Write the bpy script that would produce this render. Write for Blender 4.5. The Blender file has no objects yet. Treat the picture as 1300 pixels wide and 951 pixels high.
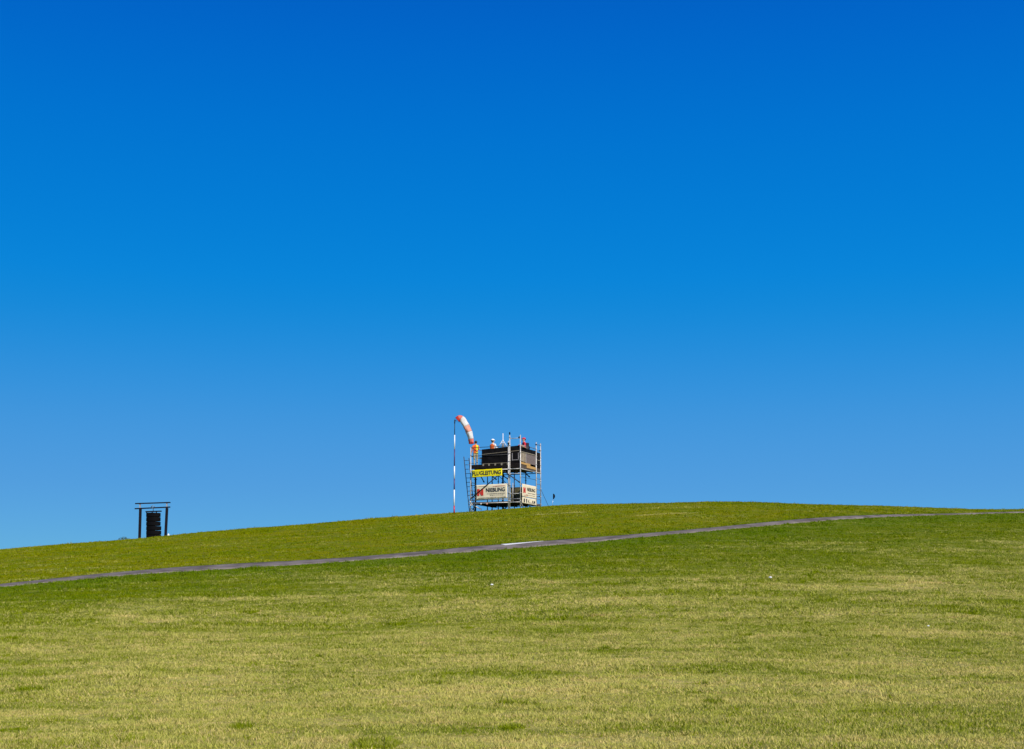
import bpy, math, random
import numpy as np
from mathutils import Vector, Matrix, noise

random.seed(7)
rng = np.random.default_rng(11)
S = bpy.context.scene
COL = S.collection
R = math.radians

# ------------------------------------------------------------------ camera
EYE = 1.7
F = 1805.0                       # focal length in pixels of a 1300 px wide frame
HORIZON = 780.0
PITCH = math.atan((HORIZON - 475.5) / F)
cam_d = bpy.data.cameras.new('camera')
cam_d.sensor_width = 36.0
cam_d.lens = F * 36.0 / 1300.0
cam_d.clip_start = 0.1
cam_d.clip_end = 6000
cam = bpy.data.objects.new('camera', cam_d)
COL.objects.link(cam)
cam.location = (0, 0, EYE)
cam.rotation_euler = (R(90) + PITCH, 0, 0)
S.camera = cam
S.render.resolution_x = 1024
S.render.resolution_y = 749

# ------------------------------------------------------------------ light
SUN_EL = R(37)
SUN_DIR = Vector((0.55, -0.835, 0)).normalized()          # horizontal direction towards the sun
world = bpy.data.worlds.new('World')
S.world = world
world.use_nodes = True
wn = world.node_tree
wn.nodes.clear()
sky = wn.nodes.new('ShaderNodeTexSky')
sky.sky_type = 'NISHITA'
sky.sun_disc = False
sky.sun_elevation = SUN_EL
sky.sun_rotation = math.atan2(SUN_DIR.x, SUN_DIR.y)
sky.altitude = 900
sky.air_density = 1.0
sky.dust_density = 0.0
sky.ozone_density = 4.0
SKY_STR = 0.115
SKY_TINT = [(0.0, (0.1727, 0.4356, 0.7339)), (0.085, (0.1727, 0.4356, 0.7339)), (0.118, (0.1656, 0.4912, 0.7781)), (0.151, (0.1262, 0.5283, 0.835)), (0.194, (0.041, 0.5742, 0.9317)), (0.232, (0.0111, 0.6011, 1.0093)), (0.311, (0.0041, 0.6337, 1.1972)), (0.361, (0.0036, 0.6072, 1.2634)), (0.41, (0.0033, 0.5592, 1.3414)), (0.75, (0.012, 0.4693, 1.229))]
bg = wn.nodes.new('ShaderNodeBackground')
bg.inputs['Strength'].default_value = SKY_STR
wo = wn.nodes.new('ShaderNodeOutputWorld')
# a polarised-looking, very deep blue sky: the atmosphere is sampled by height above the horizon
# and tinted towards saturated blue with height
def wnode(t, **k):
    n = wn.nodes.new(t)
    for a, v in k.items(): setattr(n, a, v)
    return n
tc_ = wnode('ShaderNodeTexCoord'); sp_ = wnode('ShaderNodeSeparateXYZ'); wn.links.new(tc_.outputs['Generated'], sp_.inputs[0])
q1 = wnode('ShaderNodeMath', operation='MULTIPLY'); wn.links.new(sp_.outputs[2], q1.inputs[0]); wn.links.new(sp_.outputs[2], q1.inputs[1])
q2 = wnode('ShaderNodeMath', operation='SUBTRACT', use_clamp=True); q2.inputs[0].default_value = 1; wn.links.new(q1.outputs[0], q2.inputs[1])
q3 = wnode('ShaderNodeMath', operation='SQRT'); wn.links.new(q2.outputs[0], q3.inputs[0])
cb = wnode('ShaderNodeCombineXYZ'); wn.links.new(q3.outputs[0], cb.inputs[1]); wn.links.new(sp_.outputs[2], cb.inputs[2])
wn.links.new(cb.outputs[0], sky.inputs['Vector'])
rp = wnode('ShaderNodeValToRGB'); mr = wnode('ShaderNodeMapRange'); mr.inputs[2].default_value = 1.0
wn.links.new(sp_.outputs[2], mr.inputs[0]); wn.links.new(mr.outputs[0], rp.inputs[0])
TINT = SKY_TINT
rp.color_ramp.interpolation = 'B_SPLINE'
while len(rp.color_ramp.elements) < len(TINT): rp.color_ramp.elements.new(.5)
for el_, (p_, c_) in zip(rp.color_ramp.elements, TINT): el_.position = p_
for el_, (p_, c_) in zip(rp.color_ramp.elements, TINT): el_.color = (*[v/4 for v in c_], 1)
mx = wnode('ShaderNodeMix', data_type='RGBA', blend_type='MULTIPLY'); mx.inputs[0].default_value = 1
wn.links.new(sky.outputs[0], mx.inputs[6]); wn.links.new(rp.outputs[0], mx.inputs[7])
sc_ = wnode('ShaderNodeVectorMath', operation='SCALE'); sc_.inputs['Scale'].default_value = 4
wn.links.new(mx.outputs[2], sc_.inputs[0]); wn.links.new(sc_.outputs[0], bg.inputs['Color'])
wn.links.new(bg.outputs[0], wo.inputs['Surface'])
sun_l = bpy.data.lights.new('sun', 'SUN')
sun_l.energy = 4.8
sun_l.angle = R(0.53)
sun_l.color = (1.0, 0.94, 0.84)
sun = bpy.data.objects.new('sun', sun_l)
COL.objects.link(sun)
sd = Vector((SUN_DIR.x * math.cos(SUN_EL), SUN_DIR.y * math.cos(SUN_EL), math.sin(SUN_EL)))
sun.rotation_euler = sd.to_track_quat('Z', 'Y').to_euler()
sun.location = (30, -20, 40)
S.view_settings.view_transform = 'Standard'
S.view_settings.look = 'None'
S.view_settings.exposure = 0.0
S.view_settings.gamma = 1.0
S.view_settings.use_curve_mapping = False

# ------------------------------------------------------------------ helpers
def ray(px, py):
    """direction of a sight line, scaled so that y = 1"""
    a, b = (px - 650) / F, (475.5 - py) / F
    cp, sp = math.cos(PITCH), math.sin(PITCH)
    d = Vector((a, cp - b * sp, sp + b * cp))
    return d / d.y

def tag(o, label=None, cat=None, group=None, kind=None):
    if label: o['label'] = label
    if cat: o['category'] = cat
    if group: o['group'] = group
    if kind: o['kind'] = kind
    return o

def empty(name, loc, rz=0):
    o = bpy.data.objects.new(name, None)
    o.empty_display_size = 0.3
    COL.objects.link(o)
    o.location = loc
    o.rotation_euler = (0, 0, rz)
    return o

class MB:
    def __init__(self): self.v = []; self.f = []; self.m = []; self.sm = []
    def add(self, vs, fs, mi=0, smooth=False):
        n = len(self.v)
        self.v += [tuple(p) for p in vs]
        for f in fs:
            self.f.append([i + n for i in f]); self.m.append(mi); self.sm.append(smooth)
        return self
    def box(self, x0, x1, y0, y1, z0, z1, mi=0):
        vs = [(x, y, z) for x in (x0, x1) for y in (y0, y1) for z in (z0, z1)]
        return self.add(vs, [(0,1,3,2),(4,6,7,5),(0,4,5,1),(2,3,7,6),(0,2,6,4),(1,5,7,3)], mi)
    def beam(self, p, q, w, h, mi=0):
        p, q = Vector(p), Vector(q); d = (q - p).normalized()
        up = Vector((0,0,1)) if abs(d.z) < .95 else Vector((0,1,0))
        s = d.cross(up).normalized(); u = s.cross(d)
        vs = [c + s*a*w/2 + u*b*h/2 for c in (p, q) for a, b in ((-1,-1),(1,-1),(1,1),(-1,1))]
        return self.add(vs, [(3,2,1,0),(4,5,6,7),(0,1,5,4),(1,2,6,5),(2,3,7,6),(3,0,4,7)], mi)
    def path(self, pts, rad, n=10, mi=0, cap=True, cross=None):
        pts = [Vector(p) for p in pts]
        rad = rad if isinstance(rad, (list, tuple)) else [rad]*len(pts)
        vs = []
        ref = None
        for i, p in enumerate(pts):
            d = (pts[min(i+1, len(pts)-1)] - pts[max(i-1, 0)]).normalized()
            if ref is None: ref = Vector((0,0,1)) if abs(d.z) < .9 else Vector((0,1,0))
            s = d.cross(ref).normalized(); u = s.cross(d).normalized(); ref = u
            for k in range(n):
                t = 2*math.pi*k/n
                vs.append(p + (s*math.cos(t) + u*math.sin(t))*rad[i])
        fs = [(i*n+k, i*n+(k+1)%n, (i+1)*n+(k+1)%n, (i+1)*n+k) for i in range(len(pts)-1) for k in range(n)]
        self.add(vs, fs, mi, True)
        if cap:
            m = (len(pts)-1)*n
            b = len(self.v) - len(vs)
            self.f.append([b+k for k in range(n)][::-1]); self.m.append(mi); self.sm.append(False)
            self.f.append([b+m+k for k in range(n)]); self.m.append(mi); self.sm.append(False)
        return self
    def tube(self, p, q, r, n=10, mi=0): return self.path([p, q], r, n, mi)
    def ball(self, c, r, mi=0, nu=12, nv=8):
        c = Vector(c); r = r if isinstance(r, (list, tuple)) else (r, r, r)
        vs = [c + Vector((0,0,r[2]))]
        for j in range(1, nv):
            a = math.pi*j/nv
            for i in range(nu):
                b = 2*math.pi*i/nu
                vs.append(c + Vector((r[0]*math.sin(a)*math.cos(b), r[1]*math.sin(a)*math.sin(b), r[2]*math.cos(a))))
        vs.append(c - Vector((0,0,r[2])))
        L = len(vs)-1
        fs = [(0, 1+i, 1+(i+1)%nu) for i in range(nu)]
        for j in range(nv-2):
            for i in range(nu):
                a, b = 1+j*nu+i, 1+j*nu+(i+1)%nu
                fs.append((a, a+nu, b+nu, b))
        o = 1+(nv-2)*nu
        fs += [(o+(i+1)%nu, o+i, L) for i in range(nu)]
        return self.add(vs, fs, mi, True)
    def build(self, name, mats, parent=None, loc=None, rz=None, bevel=0):
        me = bpy.data.meshes.new(name)
        me.from_pydata(self.v, [], self.f)
        for m in (mats if isinstance(mats, (list, tuple)) else [mats]): me.materials.append(m)
        for p, mi, s in zip(me.polygons, self.m, self.sm):
            p.material_index = mi; p.use_smooth = s
        me.update()
        o = bpy.data.objects.new(name, me)
        COL.objects.link(o)
        if parent: o.parent = parent
        if loc is not None: o.location = loc
        if rz is not None: o.rotation_euler = (0, 0, rz)
        if bevel:
            b = o.modifiers.new('bevel', 'BEVEL'); b.width = bevel; b.segments = 2; b.limit_method = 'ANGLE'
        return o

def build_split(mb, name, mats, parent, **k):
    # every loose piece of the collected geometry becomes an object of its own
    par = list(range(len(mb.v)))
    def find(i):
        while par[i] != i: par[i] = par[par[i]]; i = par[i]
        return i
    for f in mb.f:
        for j in f[1:]: par[find(j)] = find(f[0])
    comps = {}
    for fi, f in enumerate(mb.f): comps.setdefault(find(f[0]), []).append(fi)
    out = []
    for fis in comps.values():
        n = MB(); idx = {}
        for fi in fis:
            for j in mb.f[fi]:
                if j not in idx: idx[j] = len(n.v); n.v.append(mb.v[j])
            n.f.append([idx[j] for j in mb.f[fi]]); n.m.append(mb.m[fi]); n.sm.append(mb.sm[fi])
        out.append(n.build(name, mats, parent, **k))
    return out

def mat(name, col, rough=.6, metal=0, var=.15, scale=6, bump=0, bscale=40, spec=.5, stretch=(1,1,1), col2=None):
    m = bpy.data.materials.new(name); m.use_nodes = True
    nt = m.node_tree; b = nt.nodes['Principled BSDF']
    tc = nt.nodes.new('ShaderNodeTexCoord'); mp = nt.nodes.new('ShaderNodeMapping')
    mp.inputs['Scale'].default_value = stretch
    nt.links.new(tc.outputs['Object'], mp.inputs['Vector'])
    nz = nt.nodes.new('ShaderNodeTexNoise'); nz.inputs['Scale'].default_value = scale; nz.inputs['Detail'].default_value = 5
    nt.links.new(mp.outputs[0], nz.inputs['Vector'])
    cr = nt.nodes.new('ShaderNodeValToRGB')
    c2 = col2 or tuple(min(1, c*(1+var)) for c in col)
    cr.color_ramp.elements[0].position = .35; cr.color_ramp.elements[1].position = .65
    cr.color_ramp.elements[0].color = (*[c*(1-var) for c in col], 1)
    cr.color_ramp.elements[1].color = (*c2, 1)
    nt.links.new(nz.outputs['Fac'], cr.inputs['Fac'])
    nt.links.new(cr.outputs['Color'], b.inputs['Base Color'])
    b.inputs['Roughness'].default_value = rough
    b.inputs['Metallic'].default_value = metal
    b.inputs['Specular IOR Level'].default_value = spec
    if bump:
        n2 = nt.nodes.new('ShaderNodeTexNoise'); n2.inputs['Scale'].default_value = bscale; n2.inputs['Detail'].default_value = 6
        nt.links.new(mp.outputs[0], n2.inputs['Vector'])
        bp = nt.nodes.new('ShaderNodeBump'); bp.inputs['Strength'].default_value = bump; bp.inputs['Distance'].default_value = .02
        nt.links.new(n2.outputs['Fac'], bp.inputs['Height']); nt.links.new(bp.outputs[0], b.inputs['Normal'])
    return m

# ------------------------------------------------------------------ terrain
ys_t = np.arange(-400, 3200, 0.25)
def slope_fn(y):
    s = np.where(y > 12, 0.0080*np.power(np.maximum(y-12, 0), .76), 0)
    k = np.clip((y-77)/26.0, 0, 1); k = k*k*(3-2*k)
    s = s*(1-k) + (-.10)*k
    far = np.clip((y-260)/400, 0, 1)
    s = np.where(y > 103, -.10*(1-far), s)
    return s
p_t = np.cumsum(slope_fn(ys_t))*0.25
p_t -= np.interp(0, ys_t, p_t)
p_t /= np.interp(88, ys_t, p_t)
prof = lambda y: np.interp(y, ys_t, p_t)

SKYLINE = [(-260,722),(-120,710),(0,698),(102,690),(183,683),(325,671),(430,662.5),(550,653.5),(620,648),(690,643.3),(780,639.6),
           (875,638),(975,638.3),(1077,642),(1178,645.2),(1300,647),(1450,650),(1600,656)]
gx = np.linspace(-75, 75, 121)
G = np.full_like(gx, 8.2)
tt = []; ee = []
for px, py in SKYLINE:
    d = ray(px, py); tt.append(d.x); ee.append(d.z)
tt = np.array(tt); ee = np.array(ee)
fine_t = np.linspace(tt[0], tt[-1], 161)
fine_e = np.interp(fine_t, tt, ee)
ker = np.exp(-np.linspace(-2, 2, 9)**2); ker /= ker.sum()
fine_e[4:-4] = np.convolve(fine_e, ker, 'valid')
yy = np.arange(60, 130, .25)
def Gx(x): return np.interp(x, gx, G)
for it in range(12):
    xa = []; ga = []
    for t, e in zip(fine_t, fine_e):
        h = Gx(t*yy)*prof(yy)
        q = (h-EYE)/yy; i = int(np.argmax(q))
        xa.append(t*yy[i]); ga.append((e*yy[i]+EYE)/prof(yy[i]))
    G = .5*G + .5*np.interp(gx, xa, ga)
    G[1:-1] = .25*G[:-2] + .5*G[1:-1] + .25*G[2:]

def hgt(x, y):
    x = np.asarray(x, float); y = np.asarray(y, float)
    h = Gx(x)*prof(y)
    # gentle unevenness of the meadow
    h = h + .05*np.sin(x*.23+y*.11+1.3)*np.sin(y*.17+.6) + .03*np.sin(x*.61-y*.43)
    return h
def H(x, y): return float(hgt(x, y))
def hit(px, py, y0=14, y1=100):
    d = ray(px, py); Y = np.arange(y0, y1, .05)
    g = hgt(d.x*Y, Y) - (EYE + d.z*Y)
    i = np.where(g >= 0)[0]
    if len(i) == 0: i = [int(np.argmax(g))]
    Yh = float(Y[i[0]])
    return Vector((d.x*Yh, Yh, H(d.x*Yh, Yh)))
def on_ray(px, y, py=645):
    d = ray(px, py); return Vector((d.x*y, y, H(d.x*y, y)))

# path centre line
PATH_PX = [(-60,750),(0,743.2),(80,736.5),(160,731.2),(325,717.5),(440,709),(550,701.7),(702,690),(790,682.5),(875,675.7),(960,667.5),(1026,661.8),(1102,656.3),(1194,652.3),(1300,651.3)]
pp = [hit(*p) for p in PATH_PX]
px_ = np.array([p.x for p in pp]); py_ = np.array([p.y for p in pp])
cf = np.polyfit(px_, py_, 4)
print('path pts', [(round(p.x,1), round(p.y,1)) for p in pp])
pfit = lambda x: np.polyval(cf, np.clip(x, px_[0]-3, px_[-1]+2))
def path_y(x):
    # smooth fit inside the frame, straight run-out beyond it
    x = np.asarray(x, float)
    xl, xr = px_[0]-1, px_[-1]-1
    yl, yr = np.polyval(cf, xl), np.polyval(cf, xr)
    sl = np.polyval(np.polyder(cf), xl); sr = np.polyval(np.polyder(cf), xr)
    return np.where(x < xl, yl + sl*(x-xl), np.where(x > xr, yr + sr*(x-xr), np.polyval(cf, x)))
print('fit err', np.round(np.polyval(cf, px_)-py_, 2))
PW_T = ([hit(450,708).x, hit(620,696).x, hit(700,690).x, hit(875,675.7).x, hit(1000,664).x, hit(1180,653).x], [.92, .82, .75, .58, .50, .28])
PWf = lambda x: np.interp(x, *PW_T)
PW = 1.0                                                        # half width

def grass_nodes(nt, blade):
    N = nt.nodes; L = nt.links
    def math_(op, a, b=None, c=None, clamp=False):
        n = N.new('ShaderNodeMath'); n.operation = op; n.use_clamp = clamp
        for i, v in enumerate((a, b, c)):
            if v is None: continue
            if isinstance(v, (int, float)): n.inputs[i].default_value = v
            else: L.new(v, n.inputs[i])
        return n.outputs[0]
    def noise_(scale, vec, detail=4, rough=.55):
        n = N.new('ShaderNodeTexNoise'); n.inputs['Scale'].default_value = scale; n.inputs['Detail'].default_value = detail
        n.inputs['Roughness'].default_value = rough
        L.new(vec, n.inputs['Vector']); return n.outputs['Fac']
    def mix(fac, a, b):
        n = N.new('ShaderNodeMix'); n.data_type = 'RGBA'
        if isinstance(fac, float): n.inputs['Factor'].default_value = fac
        else: L.new(fac, n.inputs['Factor'])
        for s, v in ((n.inputs[6], a), (n.inputs[7], b)):
            if isinstance(v, tuple): s.default_value = (*v, 1)
            else: L.new(v, s)
        return n.outputs[2]
    def ramp(f, lo, hi):
        n = N.new('ShaderNodeMapRange'); n.interpolation_type = 'SMOOTHSTEP'
        L.new(f, n.inputs[0]); n.inputs[1].default_value = lo; n.inputs[2].default_value = hi
        return n.outputs[0]
    geo = N.new('ShaderNodeNewGeometry'); P = geo.outputs['Position']
    sx = N.new('ShaderNodeSeparateXYZ'); L.new(P, sx.inputs[0])
    x, y = sx.outputs[0], sx.outputs[1]
    at = N.new('ShaderNodeAttribute'); at.attribute_name = 'path_dist'; D = at.outputs['Fac']   # + above path, - below
    mp = N.new('ShaderNodeMapping'); mp.inputs['Scale'].default_value = (.55, 1, 1); L.new(P, mp.inputs['Vector']); PM = mp.outputs[0]
    mp2 = N.new('ShaderNodeMapping'); mp2.inputs['Scale'].default_value = (.10, .75, 1); mp2.inputs['Rotation'].default_value = (0, 0, .12); L.new(P, mp2.inputs['Vector'])
    swath = noise_(1.0, mp2.outputs[0], 4, .6); big = noise_(.11, PM, 4); mid = noise_(.5, PM, 5, .62); small = noise_(2.6, PM, 4, .65); tiny = noise_(14, P, 3)
    # how dry the turf is: lush along the lower side of the path, straw further down the slope
    below = ramp(D, -3.0, -20.0)
    low = ramp(D, -16.0, -44.0)
    dry = math_('MULTIPLY_ADD', below, .36, .09)
    dry = math_('SUBTRACT', dry, math_('MULTIPLY', ramp(D, -1.0, 2.0), .03))
    dry = math_('MULTIPLY_ADD', low, .22, dry)
    dry = math_('ADD', dry, math_('MULTIPLY', math_('SUBTRACT', big, .5), .7))
    dry = math_('ADD', dry, math_('MULTIPLY', math_('SUBTRACT', swath, .5), 1.1))
    dry = math_('ADD', dry, math_('MULTIPLY', math_('SUBTRACT', mid, .5), 1.15))
    dry = math_('ADD', dry, math_('MULTIPLY', math_('SUBTRACT', small, .5), .95))
    dry = math_('ADD', dry, math_('MULTIPLY', math_('SUBTRACT', tiny, .5), .8))
    wr = N.new('ShaderNodeAttribute'); wr.attribute_name = 'wear'
    dry = math_('ADD', dry, wr.outputs['Fac'])
    if blade:
        ra = N.new('ShaderNodeAttribute'); ra.attribute_name = 'rnd'
        dry = math_('ADD', dry, math_('MULTIPLY', math_('SUBTRACT', ra.outputs['Fac'], .5), 1.0))
    lush = math_('SUBTRACT', ramp(D, -6.5, -1.2), ramp(D, -.4, 1.2))
    dry = math_('SUBTRACT', dry, math_('MULTIPLY', lush, .12), clamp=True)
    hue = noise_(.9, PM, 5, .6)
    g1 = mix(ramp(hue, .35, .65), GREEN_A, GREEN_B)
    g1 = mix(ramp(D, -1.0, 3.0), g1, mix(ramp(hue, .35, .65), OLIVE_A, OLIVE_B))
    g1 = mix(math_('MULTIPLY', below, .55), g1, MID_G)
    g1 = mix(math_('MULTIPLY', lush, .55), g1, LUSH)
    c = mix(ramp(dry, .22, .86), g1, mix(ramp(small, .35, .65), STRAW_A, STRAW_B))
    # worn brown spots
    br = ramp(noise_(1.1, PM, 6, .75), .60, .72)
    c = mix(math_('MULTIPLY', math_('MULTIPLY', br, .5), math_('MULTIPLY_ADD', below, .8, .2)), c, (.50, .31, .12))
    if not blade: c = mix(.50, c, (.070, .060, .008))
    return c, N, L

GREEN_A = (.140, .215, .000); GREEN_B = (.220, .265, .000)
OLIVE_A = (.200, .260, .000); OLIVE_B = (.285, .290, .000)
MID_G = (.285, .330, .008)
LUSH = (.125, .225, .000)
STRAW_A = (.74, .60, .22); STRAW_B = (.56, .54, .12)

# wear of the turf: (px, py, half width px, half height px, drier + / greener -), turned into patches on the ground
WEAR = [(150,785,22,3,.35),(197,787,20,3,.4),(50,822,60,5,.3),(95,858,45,3,.4),(290,849,45,4,.3),(692,738,16,2.5,.45),(565,772,22,3.5,.35),
        (743,804,22,3,.35),(755,826,25,3,-.45),(660,841,130,5,.25),(640,857,120,4,-.35),(858,736,10,2,.4),(875,785,12,2,.3),(1153,742,20,4,.45),
        (1128,732,12,2,.4),(1212,722,18,3,.4),(1064,762,22,2.5,-.5),(1074,783,28,3,.4),(990,805,20,4,.4),(1196,770,15,2,-.4),(1215,808,100,6,.3),
        (1250,714,30,4,-.3),(89,758,10,2,-.5),(410,759,22,2,.4),(340,823,40,3,.3),(430,775,60,4,-.2),(1000,756,60,4,-.2),(250,800,45,4,-.2),
        (900,850,100,5,-.25),(560,748,20,3,-.4),(770,718,14,2.5,-.35),(1290,690,20,5,.25),(1080,700,60,4,.15),(820,760,60,4,.25),(470,745,50,4,.2),
        (300,760,60,4,.2),(520,806,50,4,.25),(1180,745,50,4,.2)]
WP = []
for px, py, rx, ry, am_ in WEAR:
    c_ = hit(px, py); e1 = hit(px+rx, py); e2 = hit(px, py-ry); e3 = hit(px, py+ry)
    WP.append((c_.x, c_.y, max(abs(e1.x-c_.x), .3), max((abs(e2.y-e3.y))/2, .4), am_))
def wear(x, y):
    w = np.zeros_like(x, dtype=float)
    xw = x + .5*np.sin(y*1.3)+.3*np.sin(y*3.1+x); yw = y + .5*np.sin(x*1.1)+.25*np.sin(x*2.9+y)
    for cx, cy, rx, ry, am_ in WP: w += am_*np.exp(-((xw-cx)/rx)**2-((yw-cy)/ry)**2)
    # faint dry wheel lines above the path
    for (ax, ay), (bx_, by_) in LINES:
        dx, dy = bx_-ax, by_-ay; L2 = dx*dx+dy*dy
        t = ((x-ax)*dx+(y-ay)*dy)/L2; dd = np.abs((x-ax)*dy-(y-ay)*dx)/np.sqrt(L2)
        w += .55*np.exp(-(dd/.22)**2)*np.clip(np.minimum(t, 1-t)*6, 0, 1)
    return w
LINES = [(tuple(hit(668,654.6)[:2]), tuple(hit(752,649.2)[:2])), (tuple(hit(790,656)[:2]), tuple(hit(900,650)[:2]))]

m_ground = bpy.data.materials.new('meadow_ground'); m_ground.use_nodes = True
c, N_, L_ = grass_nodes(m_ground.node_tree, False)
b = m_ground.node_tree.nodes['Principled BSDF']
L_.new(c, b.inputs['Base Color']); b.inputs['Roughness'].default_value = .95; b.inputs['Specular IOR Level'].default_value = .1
m_blade = bpy.data.materials.new('grass_blades'); m_blade.use_nodes = True
c, N_, L_ = grass_nodes(m_blade.node_tree, True)
b = m_blade.node_tree.nodes['Principled BSDF']
L_.new(c, b.inputs['Base Color']); b.inputs['Roughness'].default_value = .8; b.inputs['Specular IOR Level'].default_value = .06
tr = N_.new('ShaderNodeBsdfTranslucent'); L_.new(c, tr.inputs['Color'])
ms = N_.new('ShaderNodeMixShader'); ms.inputs[0].default_value = .3
out = N_['Material Output']
L_.new(b.outputs[0], ms.inputs[1]); L_.new(tr.outputs[0], ms.inputs[2]); L_.new(ms.outputs[0], out.inputs['Surface'])

def axis(lo, a, b, hi, step, n):
    core = np.arange(a, b+1e-6, step)
    q = np.linspace(0, 1, n+1)[1:]**2.2
    return np.concatenate([(a + (lo-a)*q)[::-1], core, b + (hi-b)*q])
XS = axis(-2500, -60, 60, 2500, .75, 30)
YS = axis(-400, 2, 112, 3000, .5, 34)
XX, YY = np.meshgrid(XS, YS)
ZZ = hgt(XX, YY)
def path_dist(x, y):
    yc = path_y(x); d = 1.0
    sl = (path_y(x+.5)-path_y(x-.5))
    return (y-yc)/np.sqrt(1+sl*sl)
def np_mesh(name, co, faces_flat, nper, mats, attrs=(), smooth=True):
    me = bpy.data.meshes.new(name)
    nf = len(faces_flat)//nper
    me.vertices.add(len(co)); me.vertices.foreach_set('co', np.ascontiguousarray(co, dtype=np.float32).ravel())
    me.loops.add(len(faces_flat)); me.loops.foreach_set('vertex_index', np.ascontiguousarray(faces_flat, dtype=np.int32))
    me.polygons.add(nf); me.polygons.foreach_set('loop_start', np.arange(nf, dtype=np.int32)*nper)
    me.update(calc_edges=True)
    if smooth: me.polygons.foreach_set('use_smooth', np.ones(nf, dtype=bool))
    for an, av in attrs:
        a = me.attributes.new(an, 'FLOAT', 'POINT'); a.data.foreach_set('value', av.astype(np.float32))
    for m in mats: me.materials.append(m)
    o = bpy.data.objects.new(name, me); COL.objects.link(o); return o
co = np.stack([XX.ravel(), YY.ravel(), ZZ.ravel()], 1)
nx, ny = len(XS), len(YS)
I, J = np.meshgrid(np.arange(nx-1), np.arange(ny-1))
a0 = (J*nx+I).ravel()
fc = np.stack([a0, a0+1, a0+nx+1, a0+nx], 1).ravel()
ground = np_mesh('ground', co, fc, 4, [m_ground], [('path_dist', path_dist(XX, YY).ravel()), ('wear', wear(XX, YY).ravel())])
tag(ground, kind='structure')

# grass blades --------------------------------------------------------
def scatter(y0, y1, dens, tan=.42):
    n = int(dens*(y1-y0)*(y0+y1)*tan)
    y = np.sqrt(rng.uniform(y0*y0, y1*y1, n)); x = rng.uniform(-tan, tan, n)*y
    return x, y
bx = []; by = []; bw = []; bh = []; br_ = []
for y0, y1, dens, k, w, h in ((10, 24, 170, 10, .010, .034), (24, 40, 120, 9, .013, .037), (40, 62, 50, 9, .018, .047), (62, 84, 44, 8, .022, .038), (84, 97, 38, 8, .022, .036)):
    x, y = scatter(y0, y1, dens)
    r = .10
    cx = (x[:, None] + rng.normal(0, r*.6, (len(x), k))).ravel()
    cy = (y[:, None] + rng.normal(0, r*.6, (len(x), k))).ravel()
    br_.append(np.clip(np.repeat(rng.uniform(0, 1, len(x)), k)*.6 + rng.uniform(0, 1, len(cx))*.4, 0, 1))
    hh = np.repeat(rng.lognormal(0, .28, len(x)), k)*h*rng.uniform(.5, 1.25, len(cx))
    bx.append(cx); by.append(cy); bw.append(np.full(len(cx), w)*rng.uniform(.7, 1.3, len(cx))); bh.append(hh)
bx = np.concatenate(bx); by = np.concatenate(by); bw = np.concatenate(bw); bh = np.concatenate(bh); br_ = np.concatenate(br_)
pd = path_dist(bx, by)
edge = PWf(bx) - .01 + .03*np.sin(bx*1.7)+.05*np.sin(bx*.63+1) + .07*np.sin(bx*.31) + rng.normal(0, .05, len(bx))
keep = np.abs(pd) > edge
bx, by, bw, bh, pd, br_ = bx[keep], by[keep], bw[keep], bh[keep], pd[keep], br_[keep]
bh = bh*(1 + .35*np.exp(-((np.abs(pd)-PWf(bx))/.3)**2))
# tufts stand a little taller in patches
def vnoise(x, y, sc, seed):
    g = np.random.default_rng(seed).uniform(-1, 1, (256, 256)); x = x*sc+500; y = y*sc+500
    xi = np.floor(x).astype(int); yi = np.floor(y).astype(int); fx = x-xi; fy = y-yi; fx = fx*fx*(3-2*fx); fy = fy*fy*(3-2*fy)
    q = lambda a, b: g[a % 256, b % 256]
    return (q(xi,yi)*(1-fx)+q(xi+1,yi)*fx)*(1-fy)+(q(xi,yi+1)*(1-fx)+q(xi+1,yi+1)*fx)*fy
pn = .45*vnoise(bx, by, .8, 1) + .55*vnoise(bx, by, 2.6, 2) + .45*vnoise(bx, by, 5.5, 3)
bh = bh*np.clip(1 + .75*pn, .30, 2.2)
weed = rng.uniform(0, 1, len(bh)) < .003
clump = vnoise(bx, by, 1.9, 8)*vnoise(bx, by, .7, 9) > .50
bh = np.where(clump, bh*1.7, bh); br_ = np.where(clump, br_*.25, br_)
bh = np.where(weed, bh*2.4, bh)
bz = hgt(bx, by)
n = len(bx); print('blades', n)
th = rng.uniform(0, 2*np.pi, n); lean = rng.uniform(.2, 1.5, n)*bh; la = rng.uniform(0, 2*np.pi, n)
v0 = np.stack([bx-np.cos(th)*bw, by-np.sin(th)*bw, bz-.01], 1)
v1 = np.stack([bx+np.cos(th)*bw, by+np.sin(th)*bw, bz-.01], 1)
v2 = np.stack([bx+np.cos(la)*lean, by+np.sin(la)*lean, bz+bh], 1)
vv = np.stack([v0, v1, v2], 1).reshape(-1, 3)
grass = np_mesh('grass', vv, np.arange(3*n), 3, [m_blade],
                [('path_dist', np.repeat(pd, 3)), ('rnd', np.repeat(br_, 3)), ('wear', np.repeat(wear(bx, by), 3))], smooth=False)
tag(grass, 'short mown meadow grass, green by the path and straw coloured lower down', 'grass', kind='stuff')

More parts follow.
